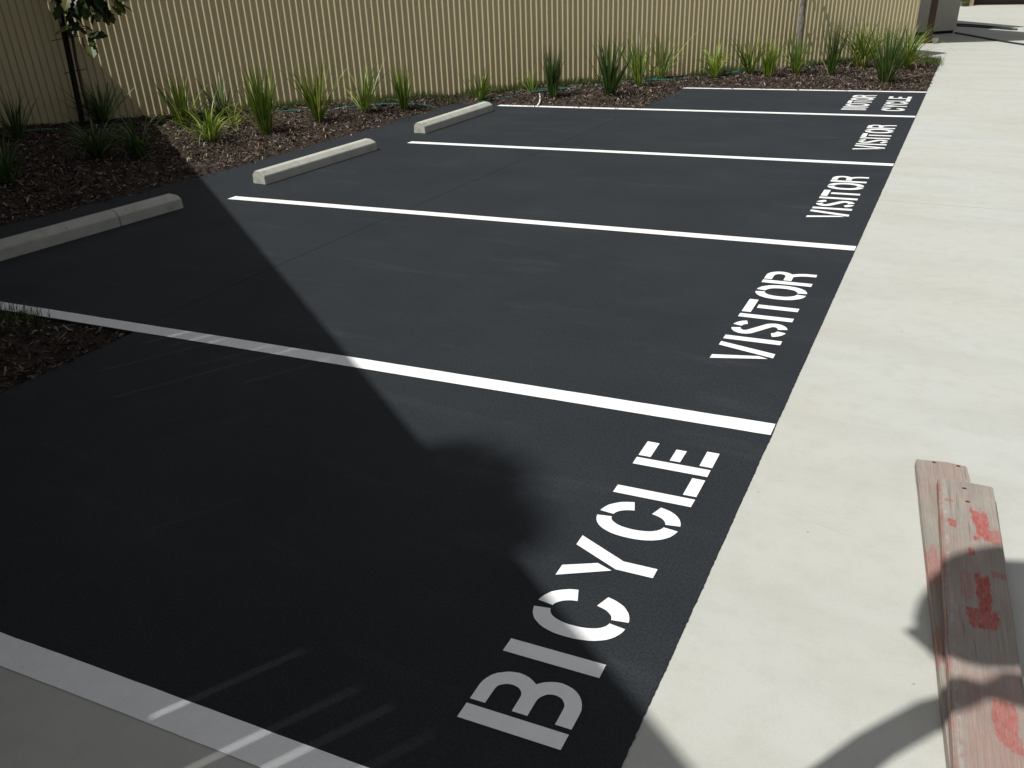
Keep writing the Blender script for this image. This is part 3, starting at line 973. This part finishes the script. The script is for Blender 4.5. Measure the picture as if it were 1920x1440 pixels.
# grey trunk further along the fence
tx, ty = -2.03, 14.69
t2 = empty('street_tree', (tx, ty, bed_z(tx, ty)))
t2.name = 'garden_tree'
tag(t2, 'slim tree with mottled grey trunk against the fence', 'tree')
b = MB()
b.tube([(0, 0, -0.03), (0.005, 0.0, 0.5), (0.0, 0.01, 1.0), (0.05, -0.04, 1.5), (0.14, -0.12, 1.9), (0.25, -0.2, 2.3)], [0.056, 0.051, 0.047, 0.036, 0.022, 0.010], 12)
for (a, c, zz) in ((5.6, 0.35, 1.4), (5.2, 0.4, 1.6), (5.9, 0.5, 1.7), (4.8, 0.5, 1.9), (6.2, 0.5, 1.9)):
    b.tube([(0.01, 0.02, zz), (math.cos(a) * c * 0.5, math.sin(a) * c * 0.5, zz + 0.18), (math.cos(a) * c, math.sin(a) * c, zz + 0.30)], [0.014, 0.010, 0.004], 6)
b.build('trunk', M['bark_grey'], t2, True)
ax, ay = -NF.x * 0.215, -NF.y * 0.215
bx, by = NF.x * 0.30, NF.y * 0.30
crown('crown', t2, [(ax - 0.05, ay - 0.05, 1.42, 0.10, 9), (ax + 0.08, ay + 0.09, 1.62, 0.12, 9), (ax * 0.6 - 0.1, ay * 0.6 - 0.1, 1.25, 0.07, 4), (bx, by, 1.75, 0.24, 34), (bx * 1.3 - .2, by * 1.3, 2.0, 0.25, 36),
                    (bx * 1.3 + .15, by * 1.3 + .2, 2.2, 0.25, 36)], 'treeleaf', 9, 0.13, 1.0)

# ------------------------------------------------------------------ grass along the fence foot and at the bed corner
def tuftgrass(name, n, sampler, seed, hmin, hmax, label):
    rng = random.Random(seed)
    v, f = [], []
    k = 0
    while k < n:
        p = sampler(rng)
        if p is None:
            continue
        az = rng.uniform(0, 2 * math.pi)
        blade(v, f, (p[0], p[1], z_on(*p) - 0.004), az, abs(rng.gauss(0.25, 0.3)), rng.uniform(hmin, hmax), rng.uniform(0.003, 0.0055), rng.uniform(0.2, 1.4), rng.gauss(0, .8), 3)
        k += 1
    o = mesh(name, v, f, M['grass'], None, True)
    o['kind'] = 'stuff'
    o['label'] = label
def samp_strip(rng):
    s = rng.uniform(-12.3, -0.8)
    a = mnoise.noise((s * 0.9, 3.3, 0)) + (0.35 if -9.6 < s < -5.0 else -0.05)
    if rng.random() > 0.35 + a:
        return None
    d = rng.uniform(0.01, 0.17 + 0.08 * mnoise.noise((s * 2.2, 8, 0)))
    p = F0 + UF * s + NF * d
    return p.x, p.y
tuftgrass('grass_strip', 9000, samp_strip, 21, 0.05, 0.12, 'thin strip of short green grass along the foot of the fence')
def samp_corner(rng):
    t = rng.random()
    p = Vector((0.0 - 0.28 * rng.random() ** 2, 15.7 + 1.0 * t)) + Vector((rng.gauss(0, .03), rng.gauss(0, .06)))
    if t > 0.75:
        p.x -= (t - 0.75) * 1.3 * rng.random()
    return p.x, p.y
tuftgrass('grass_tuft', 650, samp_corner, 22, 0.05, 0.12, 'short grass at the driveway corner of the mulch bed')
def samp_left(rng):
    x = rng.uniform(-4.75, -4.12)
    y = y2(x) - 0.02 - rng.random() ** 1.5 * 0.12
    return x, y
rng = random.Random(31)
v, f = [], []
for i in range(190):
    x, y = samp_left(rng)
    blade(v, f, (x, y, bed2_z(x, y) - 0.005), rng.gauss(1.2, 1.0), abs(rng.gauss(0.35, 0.25)), rng.uniform(0.06, 0.15), rng.uniform(0.003, 0.005), rng.uniform(0.2, 1.1), rng.gauss(0, .8), 4)
o = mesh('grass_tuft', v, f, M['grass'], None, True)
o['kind'] = 'stuff'
o['label'] = 'shaded grass blades over the white line at the left edge'

# ------------------------------------------------------------------ irrigation hose along the fence, white stick
def hose_line(s0, s1, off, wob, seed, rad, name, label, lift=0.0):
    rng = random.Random(seed)
    strands = MB()
    for k in range(3):
        pts = []
        s = s0
        while s <= s1:
            d = off + wob * mnoise.noise((s * 0.8, seed, 0)) + (k - 1) * 0.017 + 0.012 * mnoise.noise((s * 3, seed + k, 5))
            p = F0 + UF * s + NF * d
            pts.append((p.x, p.y, bed_z(p.x, p.y) + rad * 0.4 + lift + 0.030 * (mnoise.noise((s * 1.5, seed + k * 0.3, 2)) - 0.12) ))
            s += 0.12
        strands.tube(pts, rad, 6)
    o = strands.build(name, M['teal'], None, True)
    tag(o, label, 'hose', 'teal irrigation hoses along the fence')
hose_line(-14.5, -10.2, 0.36, 0.10, 2, 0.006, 'irrigation_hose', 'thin teal hose lying in the shade left of the tree stake and past it')
hose_line(-10.1, -6.3, 0.34, 0.16, 4, 0.011, 'irrigation_hose', 'teal hose strands behind the sunlit clumps above the middle wheel stop')
hose_line(-6.2, -1.2, 0.22, 0.10, 6, 0.012, 'irrigation_hose', 'teal hose strands at the fence foot behind the motorcycle bay')
b = MB()
b.tube([(-4.665, 10.575, 0.012), (-4.70, 10.72, 0.035), (-4.80, 10.95, 0.055), (-4.90, 11.14, 0.085)], 0.011, 8)
o = b.build('white_stick', M['whiteplastic'], None, True)
tag(o, 'thin white plastic stick lying from the line up into the mulch', 'stick')

# ------------------------------------------------------------------ timber boards on the driveway
def board(name, far_l, wid, ang, length, z0, thick, mat, label, nails, seed):
    """far_l: far left top corner; board runs back towards the viewer along local -Y"""
    e = empty(name, (far_l[0], far_l[1], z0), ang)
    tag(e, label, 'board', 'old timber boards')
    rng = random.Random(seed)
    bm = bmesh.new()
    n = 26
    v0 = []
    rows = []
    for i in range(n + 1):
        t = i / n
        y = -length * t
        jl = 0.0020 * mnoise.noise((t * 18, seed, 0))
        jr = 0.0020 * mnoise.noise((t * 18, seed, 9))
        row = []
        for x, z in ((0, 0), (wid, 0), (wid, thick), (wid * 0.62, thick), (wid * 0.28, thick), (0, thick)):
            xx = x + (jl if x == 0 else (jr if x == wid else 0))
            yy = y
            if i == 0:
                yy = y + {0: 0.0, wid: -0.004}.get(x, rng.uniform(-0.004, 0.003)) + (-0.006 if z == thick and abs(x - wid * 0.28) < 1e-6 else 0)
            row.append(bm.verts.new((xx, yy, z + 0.0006 * rng.uniform(-1, 1))))
        rows.append(row)
    for i in range(n):
        a, c = rows[i], rows[i + 1]
        for k in range(6):
            k2 = (k + 1) % 6
            bm.faces.new((a[k], c[k], c[k2], a[k2]))
    bm.faces.new(rows[0]); bm.faces.new(list(reversed(rows[-1])))
    bmesh.ops.recalc_face_normals(bm, faces=bm.faces)
    bmesh.ops.bevel(bm, geom=[q for q in bm.edges if q.calc_face_angle(0) > 0.7], offset=0.0035, segments=2, affect='EDGES')
    me = bpy.data.meshes.new('timber')
    bm.to_mesh(me); bm.free()
    me.materials.append(mat)
    obj_from(me, 'timber', e)
    for (x, y) in nails:
        b = MB()
        b.prism([(x + 0.0075 * math.cos(k * math.pi / 5), y + 0.0058 * math.sin(k * math.pi / 5)) for k in range(10)], thick - 0.002, thick + 0.0009)
        b.build('nail_head', M['nail'], e)
    return e
ang_l = math.atan2(0.712 - 0.549, 3.095 - 1.757)
board('timber_board', (0.549, 3.10, ), 0.176, ang_l, 2.5, ZC + 0.001, 0.040, M['board_a'],
      'weathered pinkish timber board lying underneath on the concrete', [(0.062, -0.012), (0.145, -0.014)], 2)
ang_u = math.atan2(0.727 - 0.628, 2.925 - 1.618)
board('timber_board', (0.628, 2.925, ), 0.176, ang_u, 2.5, ZC + 0.0425, 0.040, M['board_b'],
      'weathered timber board with red paint patches, on top of the other board', [(0.082, -0.048), (0.088, -0.132)], 6)

# ------------------------------------------------------------------ far end: carport, rendered building, garage
H_R = 2.75
cp = empty('carport', (-0.38, 19.61, 0))
tag(cp, 'carport with dark brown post standing beyond the end of the fence', 'carport')
b = MB()
ox, oy = -0.38, 19.61
poly = [(1.684, 19.24), (-0.85 - 1.6, 21.91 + 1.6 * 1.053), (-4.6, 21.6), (-4.2, 16.82), (-1.46, 17.95)]
b.prism([(x - ox, y - oy) for x, y in poly], H_R, H_R + 0.09)
b.build('roof', M['roof'], cp)
for (x, y) in ((-0.38, 19.61), (-3.9, 17.6), (-3.9, 21.2)):
    b = MB(); b.box(x - 0.062 - ox, y - 0.062 - oy, -0.01, x + 0.062 - ox, y + 0.062 - oy, H_R - 0.002)
    b.build('post', M['brown'], cp)
rg = MB()
rr = random.Random(3)
import_pts = []
bm = bmesh.new()
bmesh.ops.create_icosphere(bm, subdivisions=2, radius=0.055)
for vtx in bm.verts:
    k = 0.7 + 0.5 * rr.random()
    vtx.co = Vector((vtx.co.x * k, vtx.co.y * k, max(0, vtx.co.z + 0.04) * k * 1.3))
me = bpy.data.meshes.new('rag'); bm.to_mesh(me); bm.free(); me.materials.append(M['paper'])
o = obj_from(me, 'crumpled_rag', None, (-0.25, 19.55, ZC))
tag(o, 'small crumpled grey rag at the foot of the brown post', 'rag')

bw = empty('rendered_building', (0.03, 21.80, 0))
tag(bw, 'grey rendered building corner in shade beyond the fence', 'building')
du = Vector((-0.797, -0.604)); dn = Vector((-0.604, 0.797))
def pt(a, c):
    return (du.x * a + dn.x * c, du.y * a + dn.y * c)
b = MB(); b.prism([pt(0, 0), pt(0, 6), pt(5, 6), pt(5, 0)], 0.055, 3.0); b.build('wall', M['render'], bw)
b = MB(); b.prism([pt(0.03, 0.03), pt(0.03, 5.97), pt(4.97, 5.97), pt(4.97, 0.03)], -0.02, 0.0545); b.build('plinth', M['darkgap'], bw)
b = MB(); b.prism([pt(-0.3, -0.3), pt(-0.3, 6.3), pt(5.3, 6.3), pt(5.3, -0.3)], 3.0005, 3.12); b.build('roof', M['roof'], bw)

gb = empty('garage_building', (0.1, 31.1, 0))
tag(gb, 'cream walled garage with dark brown door across the far driveway', 'building')
b = MB(); b.box(-4.0, 0.0, 0.16, -0.02, 5, 3); b.build('wall', M['cream'], gb)
b = MB(); b.box(-4.0, -0.25, -0.01, -0.06, -0.002, 0.11); b.build('kerb', M['tan'], gb)
b = MB(); b.box(-0.019, -0.05, -0.01, 0.10, 0.12, 3); b.build('door_post', M['tan'], gb)
b = MB(); b.box(0.102, 0.5, -0.01, 3.6, 0.58, 2.3); b.build('garage_door', M['brown'], gb)
b = MB(); b.box(0.102, -1.0, 2.32, 3.6, 5, 2.9); b.build('lintel', M['cream'], gb)
b = MB(); b.box(3.61, 0.0, -0.01, 7.5, 5, 3); b.build('wall', M['cream'], gb)
b = MB(); b.box(-4.3, -1.4, 3.005, 7.8, 5.3, 3.15); b.build('roof', M['roof'], gb)
for i in range(3):
    b = MB(); b.box(0.104, 0.488, 0.5 + i * 0.55, 3.6, 0.4985, 0.515 + i * 0.55); b.build('door_rib', M['darkgap'], gb)
# small tuft at the garage wall
rng = random.Random(41); v, f = [], []
for i in range(60):
    blade(v, f, (rng.gauss(0, .05), rng.gauss(0, .03), 0), rng.uniform(0, 6.28), abs(rng.gauss(.3, .25)), rng.uniform(0.12, 0.32), 0.012, rng.uniform(.2, 1), rng.gauss(0, .7), 4)
o = mesh('grass_clump', v, f, M['grass'], None, True, (-0.02, 30.78, 0.0))
tag(o, 'small green tuft at the foot of the far cream wall', 'plant')

# garden hose on the driveway
b = MB()
b.tube([(0.03, 21.70, 0.012), (0.35, 21.05, 0.012), (0.75, 20.2, 0.012), (1.15, 19.45, 0.012), (1.7, 18.6, 0.012), (2.8, 17.6, 0.012)], 0.016, 6)
o = b.build('garden_hose', M['hose'], None, True)
tag(o, 'dark hose running from the building corner to the right edge', 'hose')
b = MB()
pts = [(-0.25, 24.1), (0.2, 23.9), (0.6, 23.45), (0.95, 22.95), (1.17, 22.60), (1.22, 22.50), (1.12, 22.52), (0.8, 22.85), (0.4, 23.25), (0.0, 23.55), (-0.3, 23.75)]
fine = []
for i in range(len(pts) - 1):
    for k in range(3):
        t = k / 3
        fine.append((pts[i][0] * (1 - t) + pts[i + 1][0] * t, pts[i][1] * (1 - t) + pts[i + 1][1] * t, 0.012))
b.tube(fine, 0.017, 6)
o = b.build('garden_hose', M['hose'], None, True)
tag(o, 'loop of dark hose lying beyond the grey building corner', 'hose')

# ------------------------------------------------------------------ left of the frame: unseen board screen, added to cast shade over the bays
HS = 4.5
sw = empty('shade_caster_screen', (-0.96, -1.217, 0), math.atan2(5.577 + 1.217, -10.5 + 0.96))
tag(sw, 'tall dark unseen board screen added to shade the parking bays', 'screen')
LW = math.hypot(9.54, 6.794)
b = MB(); b.box(0, 0, -0.1, LW, 0.05, 2.60); b.build('lower_panel', M['screen'], sw)
b = MB(); b.box(0, 0, 4.42, LW, 0.05, HS); b.build('upper_panel', M['screen'], sw)
SLITS = [(0.81, .005, 2.9, 3.7), (0.954, .0065, 2.75, 3.6), (1.067, .0065, 2.65, 3.5), (1.295, .0065, 2.62, 3.35), (1.8, .0025, 2.8, 3.5), (2.2, .003, 2.7, 3.4),  # gaps placed to let streaks of sun fall inside the shade
         (2.848, .003, 2.9, 3.6), (3.022, .003, 2.9, 3.6), (3.197, .0045, 3.6, 4.41), (3.261, .003, 2.7, 3.4), (3.432, .0045, 2.7, 4.3), (3.559, .004, 3.3, 4.1),
         (3.80, .0045, 2.65, 3.7), (3.905, .0045, 3.2, 3.7), (4.034, .005, 3.0, 3.6), (4.3, .003, 3.0, 3.8)]
x = 0.0
for (sx_, sw_, za, zb) in SLITS + [(LW, 0, 0, 0)]:
    b = MB(); b.box(x, 0.008, 2.601, sx_ - sw_ / 2, 0.030, 4.419); b.build('board', M['screen'], sw)
    if sw_:
        for z_a, z_b in ((2.602, za), (zb, 4.418)):
            b = MB(); b.box(sx_ - sw_ / 2 + 0.0002, 0.010, z_a, sx_ + sw_ / 2 - 0.0002, 0.028, z_b)
            b.build('filler_strip', M['screen'], sw)
    x = sx_ + sw_ / 2
b = MB(); b.tube([(-0.0, 0.02, HS + 0.0), (LW, 0.02, HS + 0.0)], 0.02, 6); b.build('top_rail', M['screen'], sw)

# unseen lamp-shaped post, added to cast a person's shadow over the boards
PX, PY = -0.30, 0.20
UL = Vector((math.cos(SUN_AZ), math.sin(SUN_AZ), 0)); WL = Vector((-UL.y, UL.x, 0))
lp = empty('shadow_caster_post', (PX, PY, ZC))
tag(lp, 'unseen post with long globe and visor, added to cast a person-like shadow', 'shadow caster')
def lpw(wc, z):
    return WL * wc + Vector((0, 0, z))
b = MB(); b.tube([lpw(0.0, 0), lpw(0.0, 2.75), lpw(-0.02, 3.05), lpw(-0.06, 3.25), lpw(-0.12, 3.42), lpw(-0.19, 3.5), lpw(-0.24, 3.6), lpw(-0.2, 3.75), lpw(-0.08, 3.8)], [0.055, 0.05, 0.05, 0.05, 0.055, 0.06, 0.06, 0.05, 0.04], 10)
b.build('pole', M['steel'], lp, True)
bm = bmesh.new(); bmesh.ops.create_uvsphere(bm, u_segments=24, v_segments=16, radius=1.0)
me = bpy.data.meshes.new('globe')
for vtx in bm.verts:
    q_ = vtx.co.copy()
    vtx.co = WL * (q_.x * 0.215) + UL * (q_.y * 0.20) + Vector((0, 0, q_.z * 0.43))
bm.to_mesh(me); bm.free(); me.materials.append(M['globe'])
for p_ in me.polygons: p_.use_smooth = True
g_ = obj_from(me, 'globe', lp, lpw(0.068, 3.90))
b = MB(); b.tube([lpw(0.06, 3.62), lpw(0.13, 3.50), lpw(0.20, 3.42)], [0.13, 0.07, 0.008], 10); b.build('visor', M['steel'], lp, True)  # cone shaped to give the shadow its cap bill

# unseen tree added behind the screen to cast a soft shadow blob
bt = empty('shadow_caster_tree', (-6.6, -7.5, -0.15))
tag(bt, 'very tall slim unseen tree added to cast a soft round shadow', 'tree')
b = MB(); b.tube([(0, 0, 0), (0.05, 0.1, 6), (0.15, 0.3, 12), (0.3, 0.45, 16.6)], [0.24, 0.2, 0.12, 0.04], 10); b.build('trunk', M['bark_grey'], bt, True)
crown('crown', bt, [(0.26, 0.58, 17.05, 0.30, 800), (0.50, 0.50, 16.85, 0.28, 800), (0.14, 0.44, 16.7, 0.34, 600)], 'treeleaf', 12, 0.09, 2.0)
